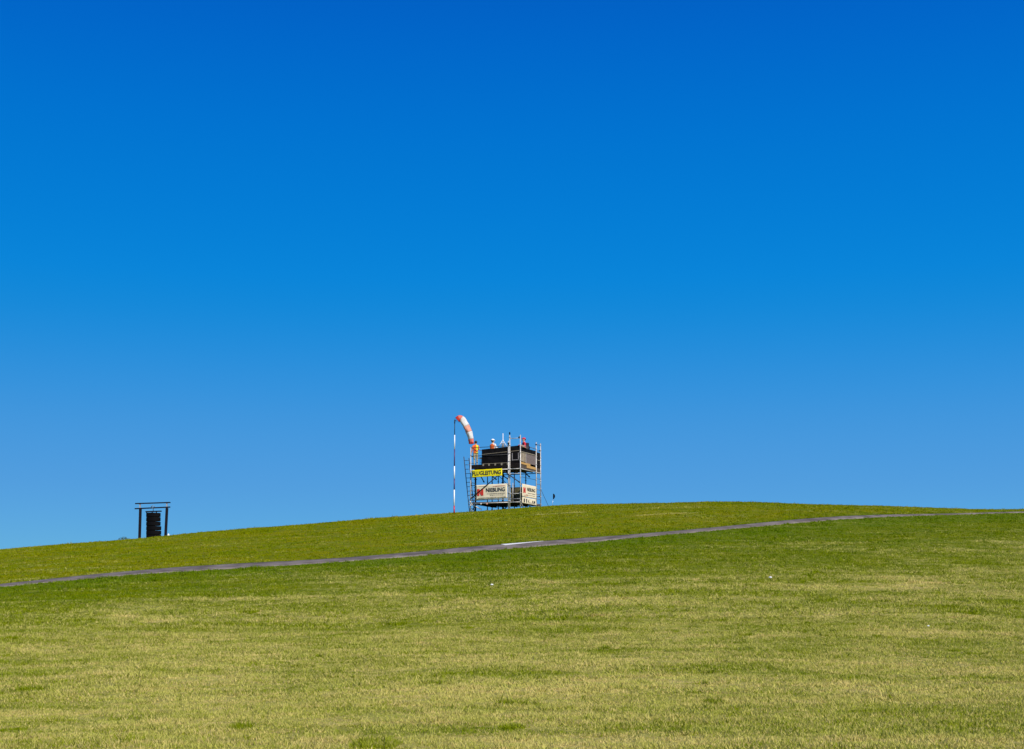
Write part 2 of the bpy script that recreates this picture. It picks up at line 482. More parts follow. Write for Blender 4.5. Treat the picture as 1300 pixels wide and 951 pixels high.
# path -----------------------------------------------------------------
m_path = mat('worn_asphalt', (.155, .130, .113), .9, var=.25, scale=1.3, bump=.4, bscale=30, col2=(.235, .20, .175), spec=.1)
pxs = np.arange(-75, 70, .4)
yc = path_y(pxs); slp = path_y(pxs+.5)-path_y(pxs-.5); ln = np.sqrt(1+slp**2)
rows = []
for k in np.linspace(-1, 1, 9):
    wob = 1 + (.04*np.sin(pxs*2.1)+.03*np.sin(pxs*5.3) if abs(k) > .9 else 0)
    W_ = PWf(pxs)
    X = pxs - slp/ln*W_*k*wob; Y = yc + 1/ln*W_*k*wob
    rows.append(np.stack([X, Y, hgt(X, Y)+.035+.015*(1-k*k)], 1))
rows = [np.column_stack([rows[0][:,0], rows[0][:,1], rows[0][:,2]-.12])] + rows + [np.column_stack([rows[-1][:,0], rows[-1][:,1], rows[-1][:,2]-.12])]
nr, nc = len(rows), len(pxs)
pco = np.concatenate(rows)
I, J = np.meshgrid(np.arange(nc-1), np.arange(nr-1)); a0 = (J*nc+I).ravel()
path = np_mesh('path', pco, np.stack([a0, a0+1, a0+nc+1, a0+nc], 1).ravel(), 4, [m_path])
tag(path, kind='structure')

# white painted strip on the far half of the path
m_wpaint = mat('white_paint', (.80, .79, .76), .7, var=.08, scale=3)
p0, p1 = hit(643, 693).x, hit(697, 689).x
xs = np.linspace(p0, p1, 26); mrow = []
for e, k in enumerate((0.12, .55, .93)):
    yc = path_y(xs); s = path_y(xs+.5)-path_y(xs-.5); l = np.sqrt(1+s*s)
    kk = np.full_like(xs, k)
    if e == 0: kk = .18 + .62*np.linspace(0, 1, 26)**1.2
    if e == 1: kk = (.18 + .62*np.linspace(0, 1, 26)**1.2 + .93)/2
    X = xs - s/l*PWf(xs)*kk; Y = yc + 1/l*PWf(xs)*kk
    mrow.append(np.stack([X, Y, hgt(X, Y)+.035+.015*(1-kk*kk)+.006], 1))
mco = np.concatenate(mrow); I, J = np.meshgrid(np.arange(25), np.arange(2)); a0 = (J*26+I).ravel()
mk = np_mesh('path_marking', mco, np.stack([a0, a0+1, a0+27, a0+26], 1).ravel(), 4, [m_wpaint])
tag(mk, kind='structure')

# ------------------------------------------------------------------ materials of the objects
m_galv = mat('galvanised_steel', (.62, .59, .55), .45, .25, var=.22, scale=9, bump=.1)
m_galv2 = mat('weathered_steel', (.28, .28, .28), .55, .5, var=.3, scale=9)
m_dark = mat('dark_and_shaded_steel', (.035, .036, .04), .6, .3, var=.3)  # also on the rear standards, whose shade is put into this colour
m_tarp = mat('black_tarpaulin', (.007, .006, .007), .8, var=.5, scale=3, bump=.5, bscale=5, spec=.12)
m_tarp2 = mat('black_board', (.013, .010, .009), .8, var=.4, scale=4, spec=.12)
m_mesh = mat('grey_brown_netting', (.17, .13, .12), .85, var=.3, scale=7, stretch=(1, 6, 1))
m_tan = mat('weathered_plywood', (.30, .24, .17), .85, var=.25, scale=5)
m_wood = mat('orange_timber', (.52, .30, .09), .75, var=.25, scale=7, stretch=(1, 1, 6))
m_deck = mat('plank_deck', (.085, .06, .04), .85, var=.35, scale=6)
m_lw = mat('pale_timber', (.26, .22, .16), .8, var=.2)
m_yel = mat('yellow_banner', (.95, .80, .0), .55, var=.05, scale=2)
m_cream = mat('cream_banner', (.82, .71, .49), .6, var=.06, scale=2, bump=.15, bscale=4)
m_ink = mat('dark_lettering', (.03, .03, .035), .6)
m_grey_ink = mat('grey_brown_small_print', (.34, .29, .22), .7)
m_redink = mat('red_emblem', (.62, .035, .02), .55)
m_olive = mat('olive_board', (.10, .085, .035), .8, var=.3)
m_alu = mat('aluminium', (.50, .52, .55), .4, .7)
m_ladder = mat('ladder_metal', (.13, .14, .18), .5, .4)
m_white = mat('white_enamel', (.85, .85, .84), .4, var=.04)
m_red = mat('red_enamel', (.55, .02, .025), .4, var=.1)
m_purple = mat('faded_dark_band', (.085, .05, .15), .5, var=.15)
m_black = mat('matt_black', (.003, .003, .004), .8, spec=.1)
m_oldwood = mat('dark_stained_wood', (.008, .006, .010), .8, spec=.15, var=.4, scale=8, stretch=(1, 1, 4), bump=.4)
m_palew = mat('silvery_top_rail', (.30, .28, .28), .7)
def cloth_mat(name, col, translucent=.35):
    m = mat(name, col, .8, var=.06, scale=5, bump=.15, bscale=8)
    nt = m.node_tree; b = nt.nodes['Principled BSDF']
    t = nt.nodes.new('ShaderNodeBsdfTranslucent'); t.inputs['Color'].default_value = (*col, 1)
    x = nt.nodes.new('ShaderNodeMixShader'); x.inputs[0].default_value = translucent
    nt.links.new(b.outputs[0], x.inputs[1]); nt.links.new(t.outputs[0], x.inputs[2])
    nt.links.new(x.outputs[0], nt.nodes['Material Output'].inputs['Surface'])
    return m
m_sock_s = cloth_mat('faded_salmon_sock_cloth', (.90, .45, .33), .3)
m_sock_w = cloth_mat('white_sock_cloth', (.88, .87, .86))
m_sock_r = cloth_mat('red_sock_cloth', (.88, .24, .17), .3)
m_sock_d = cloth_mat('deep_red_sock_cloth', (.62, .035, .02), .2)

# ------------------------------------------------------------------ scaffold tower
TH = R(23.6)
CA = Vector((-math.cos(TH), math.sin(TH), 0)); CB = Vector((math.sin(TH), math.cos(TH), 0))
YD = 88.5
D0 = on_ray(660.7, YD, 645.5)
zbase = EYE + ray(660.7, 645.8).z*YD
D0.z = zbase
print('tower base', D0, 'ground', H(D0.x, D0.y))
def af(a): return a if a <= .73 else .73+(a-.73)*1.05     # bay lengths as measured
def T(a, b_, z): return D0 + CA*af(a) + CB*b_ + Vector((0, 0, z))
def loc(a, b_, z): return Vector((-af(a), b_, z))                      # in the tower's own axes
tower = empty('scaffold_tower', D0, -TH)
tag(tower, 'steel scaffold tower with a black clad platform on the grassy crest', 'scaffold')
def gz(a, b_):                                                     # ground under a standard
    p = T(a, b_, 0); return H(p.x, p.y) - zbase
def standard(a, b_, top, m=m_galv, r=.032, bottom=None, double=False):
    mb = MB(); z0 = gz(a, b_)+.02 if bottom is None else bottom
    mb.tube(loc(a, b_, z0), loc(a, b_, top), r, 12)
    if double: mb.tube(loc(a+.085, b_, z0), loc(a+.085, b_, top-.35), r*.9, 12)
    z = .5
    while z < top-.1:
        if z > z0+.1:
            mb.path([loc(a, b_, z-.012), loc(a, b_, z+.012)], r*2.0, 12)
        z += .5
    mb.tube(loc(a, b_, top), loc(a, b_, top+.015), r*1.1, 12)
    o = mb.build('standard', m, tower)
    if bottom is None:
        bp = MB(); p = loc(a, b_, z0)
        bp.box(p.x-.075, p.x+.075, p.y-.075, p.y+.075, z0-.03, z0-.01)
        bp.tube(p+Vector((0,0,-.02)), p+Vector((0,0,.16)), .024, 10)
        bp.path([p+Vector((0,0,.14)), p+Vector((0,0,.17))], .055, 8)
        bp.build('base_plate', m_galv2, o)
    return o
TOPC = 4.62
standard(0, 0, 4.60); standard(.73, 0, TOPC, r=.036, double=True); standard(3.3, 0, 4.0)
standard(3.3, .73, 2.75, m_dark, .055)  # rear standards from here on: shaded side painted in as dark steel
standard(.73, .73, 2.6, m_dark, .03)
standard(0, 2.57, 4.42); standard(.73, 2.57, 2.7, m_dark, .033); standard(2.57, 2.57, 2.7, m_dark, .028); standard(3.3, 2.57, 2.7, m_dark, .028)
standard(0, 3.3, 4.42, r=.03); standard(2.57, 3.3, 2.7, m_dark, .055); standard(3.3, 3.3, 4.0, m_dark, .03)
standard(.73, 0, 1.55, r=.0001, bottom=1.5).name = 'standard'
cap = MB().ball(loc(.73, 0, TOPC+.13), (.05, .05, .085)).tube(loc(.73, 0, TOPC), loc(.73, 0, TOPC+.1), .014)
cap.build('pole_cap', m_black, tower)
# short guard post at the front of the lower lift
MB().tube(loc(.52, .02, .42), loc(.52, .02, 1.62), .022, 10).build('guard_post', m_galv, tower)

def ledger(p, q, m=m_galv2, r=.024, name='ledger'):
    P_, Q_ = loc(*p), loc(*q); mb = MB().tube(P_, Q_, r, 10)
    d = (Q_-P_).normalized()
    for c_, s in ((P_, 1), (Q_, -1)):
        mb.tube(c_+d*s*.03, c_+d*s*.10, r*1.5, 8)
    return mb.build(name, m, tower)
# lower lift
for z, m in ((.42, m_galv), (.62, m_galv2)):
    ledger((3.3,0,z),(.73,0,z), m); ledger((.73,0,z),(0,0,z), m)
ledger((0,0,.42),(0,2.57,.42)); ledger((0,2.57,.42),(0,3.3,.42)); ledger((3.3,0,.42),(3.3,.73,.42)); ledger((3.3,.73,.42),(3.3,2.57,.42))
ledger((3.3,2.57,.42),(3.3,3.3,.42)); ledger((3.3,3.3,.42),(2.57,3.3,.42)); ledger((2.57,3.3,.42),(0,3.3,.42))
ledger((3.3,2.57,.42),(.73,2.57,.42), m_dark); ledger((.73,0,.42),(.73,2.57,.42), m_dark)
# guard rails of the lower lift
for z in (1.0, 1.55):
    ledger((3.3,0,z),(.73,0,z), m_dark, .02, 'guard_rail')
    ledger((0,0,z),(0,2.57,z), m_dark, .02, 'guard_rail')
# rungs of the two narrow end frames
for z in (.8, 1.1, 1.4, 1.75, 2.1, 3.3, 3.9, 4.3):
    ledger((0,2.57,z),(0,3.3,z), m_galv2, .018, 'frame_rung')
for z in (.95, 2.2, 4.42):
    ledger((.73,0,z),(0,0,z), m_galv, .02, 'frame_rung')
for z in (.85, 1.25, 1.75, 2.1, 3.0):
    ledger((3.3,0,z),(3.3,.73,z), m_galv2, .02, 'frame_rung')
ledger((.73,.73,1.5),(3.3,.73,1.5), m_dark, .018, 'guard_rail'); ledger((0,0,2.0),(0,2.57,2.0), m_dark, .012, 'guard_rail')
ledger((2.57,3.3,1.0),(0,3.3,1.0), m_dark, .02, 'guard_rail'); ledger((3.3,2.57,1.5),(3.3,.73,1.5), m_dark, .02, 'guard_rail')
# upper lift
for z in (2.5,):
    for p, q in (((3.3,0),(.73,0)),((.73,0),(0,0)),((0,0),(0,2.57)),((0,2.57),(0,3.3))):
        ledger((*p,z),(*q,z), m_galv, .026)
    for p, q in (((3.3,0),(3.3,.73)),((3.3,.73),(3.3,2.57)),((3.3,2.57),(3.3,3.3)),((3.3,3.3),(2.57,3.3)),((2.57,3.3),(0,3.3))):
        ledger((*p,z),(*q,z), m_dark, .026)
for z in (3.42, 3.96):
    ledger((3.3,0,z),(.73,0,z), m_dark, .018, 'guard_rail')
    ledger((3.3,0,z),(3.3,3.3,z), m_galv2, .020, 'guard_rail')
    ledger((3.3,3.3,z),(0,3.3,z), m_dark, .020, 'guard_rail')
ledger((0,0,4.0),(0,2.57,4.0), m_galv2, .02, 'guard_rail')
ledger((.73,2.57,2.45),(.73,2.57,3.95), m_dark, .02, 'rear_post')
ledger((-.02,2.45,4.28),(-.02,2.57,4.28), m_dark, .03, 'coupler'); ledger((.12,0,4.46),(0,0,4.46), m_dark, .045, 'coupler'); ledger((.85,-.03,4.1),(.73,-.03,4.1), m_dark, .045, 'coupler')
# diagonal braces
brace_list = [((2.57,2.57,2.4),(.73,2.57,.6)), ((0,.1,.55),(0,2.5,2.3))]
for p, q in brace_list[:1]: ledger(p, q, m_dark, .018, 'diagonal_brace')
def brace(p, q, m=m_dark, r=.032): ledger(p, q, m, r, 'diagonal_brace')
brace((3.25,-.075,.72),(1.10,-.075,2.40)); brace((1.05,-.075,2.36),(0,-.075,1.62))
brace((3.1,.8,2.42),(2.75,.8,1.8)); brace((3.25,0,.38),(2.75,.4,.05), m_galv); brace((.73,3.2,.4),(.3,2.6,-.1)); brace((0,.1,.36),(0,.75,-.1), m_galv2)
brace((2.57,3.3,.38),(2.1,3.3,-.1)); brace((2.0,2.57,.38),(2.4,2.57,-.15)); brace((.73,2.57,2.45),(.45,2.57,2.2)); brace((2.57,3.3,2.45),(2.2,3.3,2.2))
brace((3.3,3.3,2.45),(3.0,3.3,2.2)); brace((3.3,.73,.36),(3.3,.2,-.05), m_galv2)
# decks
def deck(z0, z1, x0, x1, y0, y1, name='deck'):
    mb = MB(); n = max(1, round((y1-y0)/.32)); w = (y1-y0)/n
    for i in range(n): mb.box(x0, x1, y0+i*w+.006, y0+(i+1)*w-.006, z0, z1)
    return mb.build(name, m_deck, tower)
deck(2.73, 2.80, -3.40, -.02, .05, 3.28)
deck(.45, .50, -3.40, -.02, .06, 3.26)
mb = MB()
for i in range(7):
    x = -3.2 + i*.52; mb.box(x, x+.08, .04, 3.26, 2.55, 2.727)
build_split(mb, 'joist', m_deck, tower)
mb = MB()
for i in range(5):
    x = -3.15 + i*.74; mb.box(x, x+.07, .05, 3.24, .36, .447)
build_split(mb, 'joist', m_deck, tower)
build_split(MB().box(-3.38, -.1, .62, .67, 2.50, 2.545).box(-3.38, -.1, 2.2, 2.25, 2.50, 2.545), 'bearer', m_deck, tower)
# toe board along the front of the upper deck with pale clips
tb = MB().box(-3.38, -.05, .0, .035, 2.60, 2.86).build('toe_board', m_tarp2, tower)
mb = MB()
for a in (2.55, 2.15, 1.72, 1.28, .86): mb.box(-a-.05, -a+.05, -.02, -.003, 2.76, 2.90)
build_split(mb, 'clip', m_lw, tb)
# black cladding of the control cabin
def slab(x0, x1, y0, y1, zb0, zt0, zb1, zt1, name, m):
    vs = [(x0,y0,zb0),(x0,y1,zb0),(x0,y0,zt0),(x0,y1,zt0),(x1,y0,zb1),(x1,y1,zb1),(x1,y0,zt1),(x1,y1,zt1)]
    return MB().add(vs, [(0,2,3,1),(4,5,7,6),(0,4,6,2),(1,3,7,5),(0,1,5,4),(2,6,7,3)]).build(name, m, tower)
CT = lambda x: 3.97 + .055*x                       # the cladding runs slightly out of level
slab(-2.68, -.735, .04, .075, 2.88, CT(-2.68), 2.88, CT(-.735), 'cladding', m_tarp)
slab(-.725, -.04, .04, .075, 2.88, CT(-.725), 2.88, CT(-.04), 'cladding', m_tarp)
BT = lambda x: CT(x) - .335
slab(-2.67, -.80, .012, .036, BT(-2.67), BT(-2.67)+.028, BT(-.8), BT(-.8)+.028, 'cladding_batten', m_lw)
slab(-.72, -.05, .012, .036, BT(-.72), BT(-.72)+.028, BT(-.05), BT(-.05)+.028, 'cladding_batten', m_lw)
slab(-2.60, -.80, .012, .036, 2.885, 2.91, 2.895, 2.92, 'cladding_batten', m_lw)
MB().box(-2.68, -2.64, .08, 2.55, 2.82, 3.80).build('cladding', m_tarp2, tower)
MB().box(-2.62, -.04, 2.50, 2.54, 2.82, 3.74).build('cladding', m_tarp2, tower)
# pale square outline between the two front standards
fr = MB()
fr.beam((-.56, .015, 3.02), (-.56, .015, 3.5), .035, .035).beam((-.14, .015, 3.10), (-.14, .015, 3.5), .035, .035).beam((-.56, .015, 3.06), (-.14, .015, 3.06), .035, .035)
build_split(fr, 'hatch_frame', m_palew, tower)
# right side
MB().box(-.038, -.0, .06, 2.5, 3.60, 3.86).build('cladding', m_tarp, tower)
MB().box(-.03, -.002, .06, .85, 2.98, 3.597).build('side_panel', m_tan, tower)
MB().box(-.03, -.002, .87, 2.48, 2.93, 3.597).build('side_panel', m_mesh, tower)
MB().box(-.002, .03, .05, 2.5, 3.55, 3.60).build('cladding_batten', m_lw, tower)
build_split(MB().box(-.002, .03, .84, .89, 2.9, 3.55).box(-.002, .03, 2.42, 2.48, 2.85, 3.55), 'cladding_batten', m_palew, tower)
build_split(MB().box(-.02, .025, .06, 1.55, 2.80, 2.93).box(-.02, .02, 1.0, 2.5, 2.64, 2.80), 'toe_board', m_wood, tower)
MB().box(-.04, -.002, .06, 1.0, 2.60, 2.79).build('toe_board', m_deck, tower)
MB().box(-.035, -.002, 2.62, 3.24, 2.80, 3.80).build('cladding', m_tarp2, tower)
MB().box(.0, .02, 2.60, 3.25, 3.28, 3.32).build('cladding_batten', m_lw, tower)
# board behind the lower lift
MB().box(-1.02, -.18, .80, .84, .55, 1.42).build('rear_board', m_olive, tower)
# stay line to the ground on the right
g = T(-.55, 3.6, 0); 
st = MB(); st.path([T(0, 3.3, 1.5), on_ray(697.3, 92.2)], .012, 6)
st.v = [tuple(Matrix.Rotation(TH, 3, 'Z') @ (Vector(v)-D0)) for v in st.v]
st.build('stay_cable', m_dark, tower)
# swivel couplers as joint details near the lower left corner
for a, z in ((3.3, .52), (3.28, .30), (2.6, .38)):
    MB().ball(loc(a, -.05, z), (.06, .05, .06)).build('coupler', m_galv, tower)
MB().ball(loc(2.2, -.05, .36), (.06, .04, .045)).build('coupler', m_sock_s, tower)

# ladder ---------------------------------------------------------------
lad = empty('ladder', T(3.50, .3, gz(3.50, .3)), -TH)
tag(lad, 'dark metal ladder leaning against the left side of the scaffold', 'ladder')
zl = 0
def lrail(x0, x1, z1):
    return MB().beam((x0, 0, 0), (x1, 0, z1), .045, .03)
lrail(.0, -.42, 3.55).build('rail', m_ladder, lad)
lrail(.33, -.06, 3.45).build('rail', m_ladder, lad)
for i in range(12):
    z = .22 + i*.28; k = z/3.5
    MB().tube((-.42*k, 0, z), (.33-.39*k, 0, z), .016, 8).build('rung', m_ladder, lad)

# banners --------------------------------------------------------------
def text_mesh(txt, size, bold=0, extrude=.002, sx=1.0):
    cu = bpy.data.curves.new('lettering', 'FONT'); cu.body = txt; cu.size = size; cu.offset = bold; cu.extrude = extrude
    cu.align_x = 'CENTER'; cu.align_y = 'CENTER'; cu.resolution_u = 3
    o = bpy.data.objects.new('lettering', cu); COL.objects.link(o)
    dg = bpy.context.evaluated_depsgraph_get()
    me = bpy.data.meshes.new_from_object(o.evaluated_get(dg))
    bpy.data.objects.remove(o); bpy.data.curves.remove(cu)
    me.name = 'lettering'
    xs_ = [v.co.x for v in me.vertices]; mid = (min(xs_)+max(xs_))/2
    for v in me.vertices: v.co.x = (v.co.x-mid)*sx
    me['w'] = (max(xs_)-min(xs_))*sx
    return me
def put_text(parent, txt, size, x, z, m, bold=0, sx=1.0, width=None, name='lettering', rot=0, y=-.012):
    me = text_mesh(txt, size, bold, .002, 1.0)
    w = me['w']
    if width: 
        for v in me.vertices: v.co.x *= width/w
    me.materials.clear(); me.materials.append(m)
    o = bpy.data.objects.new(name, me); COL.objects.link(o); o.parent = parent
    o.location = (x, y, z); o.rotation_euler = (R(90), rot, 0)
    return o
def sheet(w, h, nx_=24, nz=10, sag=.012, th=.006, skew=0):
    """hung cloth or sheet, facing -Y, centred"""
    vs = []; fs = []
    for s, yo in ((0, -th/2), (1, th/2)):
        for j in range(nz+1):
            for i in range(nx_+1):
                u, v = i/nx_, j/nz
                y = yo + .008*math.sin(u*17)*math.sin(v*4+1)
                sg = sag*math.sin(u*math.pi*4)**2*(v-.5)
                vs.append((w*(u-.5), y, h*(v-.5)-sg+skew*(u-.5)))
    M = (nx_+1)*(nz+1)
    for j in range(nz):
        for i in range(nx_):
            a_ = j*(nx_+1)+i; fs.append((a_, a_+1, a_+nx_+2, a_+nx_+1)); a_ += M; fs.append((a_+nx_+1, a_+nx_+2, a_+1, a_))
    for j in range(nz):
        a_ = j*(nx_+1); fs.append((a_, a_+nx_+1, a_+M+nx_+1, a_+M)); a_ += nx_; fs.append((a_+nx_+1, a_, a_+M, a_+M+nx_+1))
    for i in range(nx_):
        a_ = i; fs.append((a_+1, a_, a_+M, a_+M+1)); a_ = nz*(nx_+1)+i; fs.append((a_, a_+1, a_+M+1, a_+M))
    mb = MB(); mb.add(vs, fs, 0, True); return mb

yb = empty('banner', T(2.17, -.13, 2.30), -TH)
yb.rotation_euler = (0, R(-.8), -TH)
tag(yb, 'narrow yellow banner with dark capitals hung below the upper scaffold platform', 'banner')
sheet(2.10, .47).build('cloth', m_yel, yb)
put_text(yb, 'FLUGLEITUNG', .36, 0, .0, m_ink, .006, width=1.96, y=-.02)
def eyelets(parent, w, h):
    mb = MB()
    for x in (-w/2+.03, w/2-.03):
        for z in (-h/2+.03, h/2-.03):
            MB().tube((x, -.016, z), (x, .016, z), .014, 10).build('eyelet', m_galv2, parent)
            MB().tube((x, .0, z), (x, .07, z+(.06 if z > 0 else -.06)), .004, 5).build('tie', m_galv2, parent)
eyelets(yb, 2.10, .47)

def emblem(parent, x, z, s):
    # red block emblem: two uprights joined by a diagonal, on their own backing squares
    mb = MB(); y0, y1 = -.024, -.012
    def poly(pts):
        n_ = len(pts); vs = [(x+px*s, y0, z+pz*s) for px, pz in pts]+[(x+px*s, y1, z+pz*s) for px, pz in pts]
        mb.add(vs, [tuple(range(n_)), tuple(range(2*n_-1, n_-1, -1))]+[(i, i+n_, (i+1)%n_+n_, (i+1)%n_) for i in range(n_)])
    poly([(-.5,-.5),(-.5,.5),(-.16,.5),(-.16,-.5)][::-1]); poly([(.16,-.5),(.16,.5),(.5,.5),(.5,-.5)][::-1])
    poly([(-.155,.5),(.155,-.1),(.155,-.5),(-.155,.1)])
    mb.build('emblem', m_redink, parent)
nb = empty('banner', T(1.90, -.035, 1.12), -TH)
nb.rotation_euler = (0, R(-.9), -TH)
tag(nb, 'wide cream banner with red block emblem and dark name on the lower front', 'banner')
sheet(2.16, .93).build('cloth', m_cream, nb)
emblem(nb, -.77, 0.0, .42)
put_text(nb, 'NIEBLING', .34, .28, .10, m_ink, .007, width=1.30, y=-.02)
def small_print(parent, x0, x1, z, h, m=m_grey_ink):
    # rows of print too small to read: short word-length strokes
    mb = MB(); x = x0
    while x < x1:
        w = random.uniform(.02, .05); hh = h*random.uniform(.6, 1)
        mb.box(x, min(x+w, x1), -.020, -.014, z-hh/2, z+hh/2); x += w+random.choice((.008, .012, .03))
    build_split(mb, 'printed_word', m, parent)
small_print(nb, -.32, .92, -.12, .05); small_print(nb, -.1, .85, -.22, .035); small_print(nb, -.88, -.3, .37, .03); small_print(nb, .1, .95, .33, .03, m_redink)
small_print(nb, -.9, .98, -.36, .045, m_grey_ink)
eyelets(nb, 2.16, .93)

sb = empty('banner', T(-.045, 1.33, 1.17), -TH+R(90))
tag(sb, 'cream banner with red emblem facing right on the lower scaffold side', 'banner')
sheet(2.30, .80).build('cloth', m_cream, sb)
emblem(sb, -.82, .02, .34)
put_text(sb, 'NIEBLING', .30, .26, .10, m_ink, .002, width=1.30, y=-.02)
small_print(sb, -.3, .92, -.12, .05); small_print(sb, -.85, -.3, -.28, .03, m_redink); small_print(sb, -.6, .9, -.24, .03)
eyelets(sb, 2.3, .80)
s2 = empty('banner', T(-.045, 1.33, .56), -TH+R(90))
tag(s2, 'cream strip banner with dark blocks below the side banner', 'banner')
sheet(2.30, .38).build('cloth', m_cream, s2)
mb = MB()
for x, w, h_ in ((-.92, .16, .22), (-.55, .14, .24), (-.2, .1, .1), (.45, .12, .14), (.7, .2, .12)): mb.box(x, x+w, -.02, -.014, -.05-h_/2+.04, -.05+h_/2+.04)
build_split(mb, 'printed_block', m_ink, s2)
small_print(s2, -.2, .9, -.1, .05)
eyelets(s2, 2.3, .38)

# ------------------------------------------------------------------ people
def skin_mesh(verts, edges, radii, root=0, sub=2):
    me = bpy.data.meshes.new('tmp'); me.from_pydata([tuple(v) for v in verts], edges, [])
    o = bpy.data.objects.new('tmp', me); COL.objects.link(o)
    md = o.modifiers.new('s', 'SKIN'); 
    if not me.skin_vertices:
        me.attributes  # the modifier adds the layer on creation through ops only
    bm = None
    import bmesh
    bm = bmesh.new(); bm.from_mesh(me)
    ly = bm.verts.layers.skin.verify(); bm.verts.ensure_lookup_table()
    for i, v in enumerate(bm.verts):
        r_ = radii[i]; v[ly].radius = r_ if isinstance(r_, tuple) else (r_, r_); v[ly].use_root = (i == root)
    bm.to_mesh(me); bm.free()
    md.use_smooth_shade = True
    s = o.modifiers.new('u', 'SUBSURF'); s.levels = sub; s.render_levels = sub
    dg = bpy.context.evaluated_depsgraph_get(); dg.update()
    m2 = bpy.data.meshes.new_from_object(o.evaluated_get(dg))
    bpy.data.objects.remove(o); bpy.data.meshes.remove(me)
    return m2

m_skin = mat('skin', (.55, .32, .22), .6, var=.06)
m_hair = mat('dark_hair', (.03, .02, .015), .7)
m_eye = mat('eye', (.03, .02, .02), .2)
m_lip = mat('lip', (.45, .16, .13), .5)
def person(base, rz, height, shirt, trousers, label, arms, shoes=m_black, long_sleeve=True, lean=0.0, head_turn=0):
    """faces local -Y; arms: for side -1 (its right, at -X) and +1: elbow and wrist positions in units of height"""
    h = height
    root = empty('person', base, rz)
    tag(root, label, 'person')
    V = []; E = []; Rr = []
    def v(x, y, z, r): V.append(Vector((x*h, y*h, z*h))); Rr.append(r*h if not isinstance(r, tuple) else (r[0]*h, r[1]*h)); return len(V)-1
    def e(a_, b_): E.append((a_, b_))
    pel = v(0, 0, .53, (.088, .064))
    ws = v(0, -.2*lean, .61, (.078, .058)); ch = v(0, -.6*lean, .72, (.092, .064)); sh = v(0, -lean, .805, (.075, .05))
    nk = v(0, -lean-.003, .85, .033); 
    e(pel, ws); e(ws, ch); e(ch, sh); e(sh, nk)
    hd0 = v(0, -lean-.006, .885, (.045, .05)); hd1 = v(0, -lean-.008, .93, (.052, .062)); hd2 = v(0, -lean-.004, .968, (.042, .05))
    e(nk, hd0); e(hd0, hd1); e(hd1, hd2)
    for s in (-1, 1):
        hp = v(.052*s, 0, .49, (.056, .056)); th_ = v(.056*s, -.004, .39, .048); kn = v(.058*s, -.006, .275, .034); cf_ = v(.060*s, .006, .19, .031)
        an = v(.062*s, .006, .045, .022); bl = v(.066*s, -.045, .022, (.024, .018)); to = v(.070*s, -.085, .016, (.02, .013))
        hl = None
        e(pel, hp); e(hp, th_); e(th_, kn); e(kn, cf_); e(cf_, an); e(an, bl); e(bl, to)
        el_, wr_ = arms[s]
        sp = v(.108*s, -lean, .80, .036); e(sh, sp)
        el = v(*el_, .026); wr = v(*wr_, .017)
        md = (Vector(el_)+Vector((.108*s, -lean, .80)))/2; um = v(*md, .031)
        fm = (Vector(el_)*.6+Vector(wr_)*.4); fo = v(*fm, .025)
        e(sp, um); e(um, el); e(el, fo); e(fo, wr)
        d = (Vector(wr_)-Vector(el_)).normalized(); pc = Vector(wr_)+d*.028
        pm = v(*pc, (.022, .013)); pe = v(*(Vector(wr_)+d*.048), (.021, .011)); e(wr, pm); e(pm, pe)
    body = skin_mesh(V, E, Rr)
    # fingers: short chains rooted in the palm
    fv, ff = [], []
    allm = [body]
    for s in (-1, 1):
        el_, wr_ = Vector(arms[s][0]), Vector(arms[s][1]); d = (wr_-el_).normalized()
        side = d.cross(Vector((s, .2, 0)))
        side = side.normalized() if side.length > .05 else Vector((0, 1, 0))
        curl = d.cross(side).normalized()*(-s)
        for k, L_k in enumerate((.040, .046, .043, .034)):
            o0 = wr_ + d*.045 + side*(.0165-.011*k)
            pts = [o0*h, (o0+d*L_k*.45)*h, (o0+d*L_k*.8+curl*.010)*h, (o0+d*L_k*.95+curl*.022)*h]
            allm.append(skin_mesh(pts, [(0,1),(1,2),(2,3)], [.0050*h, .0050*h, .0045*h, .0036*h], sub=1))
        o0 = wr_ + d*.018 + side*.016
        pts = [o0*h, (o0+d*.018+side*.016+curl*.006)*h, (o0+d*.036+side*.020+curl*.014)*h]
        allm.append(skin_mesh(pts, [(0,1),(1,2)], [.0062*h, .0056*h, .0042*h], sub=1))
    mb = MB()
    for m_ in allm:
        mb.add([q.co for q in m_.vertices], [tuple(p.vertices) for p in m_.polygons], 0, True)
        bpy.data.meshes.remove(m_)
    # nose, ears
    mb.ball((0, (-lean-.064)*h, .925*h), (.008*h, .012*h, .014*h)); 
    for s in (-1, 1): mb.ball((.052*s*h, (-lean-.002)*h, .927*h), (.006*h, .012*h, .018*h))
    for i, f in enumerate(mb.f):
        c_ = sum((Vector(mb.v[j]) for j in f), Vector())/len(f)/h
        if c_.z > .848: mi = 0
        elif c_.z < .045: mi = 3
        elif c_.z < .525 and abs(c_.x) < .115: mi = 2
        else:
            mi = 1
            for s in (-1, 1):
                el_, wr_ = Vector(arms[s][0]), Vector(arms[s][1])
                d = (wr_-el_); t = (c_-el_).dot(d)/d.length_squared
                if (c_-(el_+d*max(0, min(1.6, t)))).length < .05 and t > (.92 if long_sleeve else -.1) and abs(c_.x) > .06: mi = 0
        mb.m[i] = mi
    body_o = mb.build('body', [m_skin, shirt, trousers, shoes], root)
    ey = MB()
    for s in (-1, 1): ey.ball((.020*s*h, (-lean-.066)*h, .937*h), (.007*h, .004*h, .004*h))
    ey.build('eyes', m_eye, body_o)
    MB().ball((0, (-lean-.066)*h, .897*h), (.016*h, .004*h, .004*h)).build('mouth', m_lip, body_o)
    return root, lambda x, y, z: Vector((x*h, (y-lean)*h, z*h))
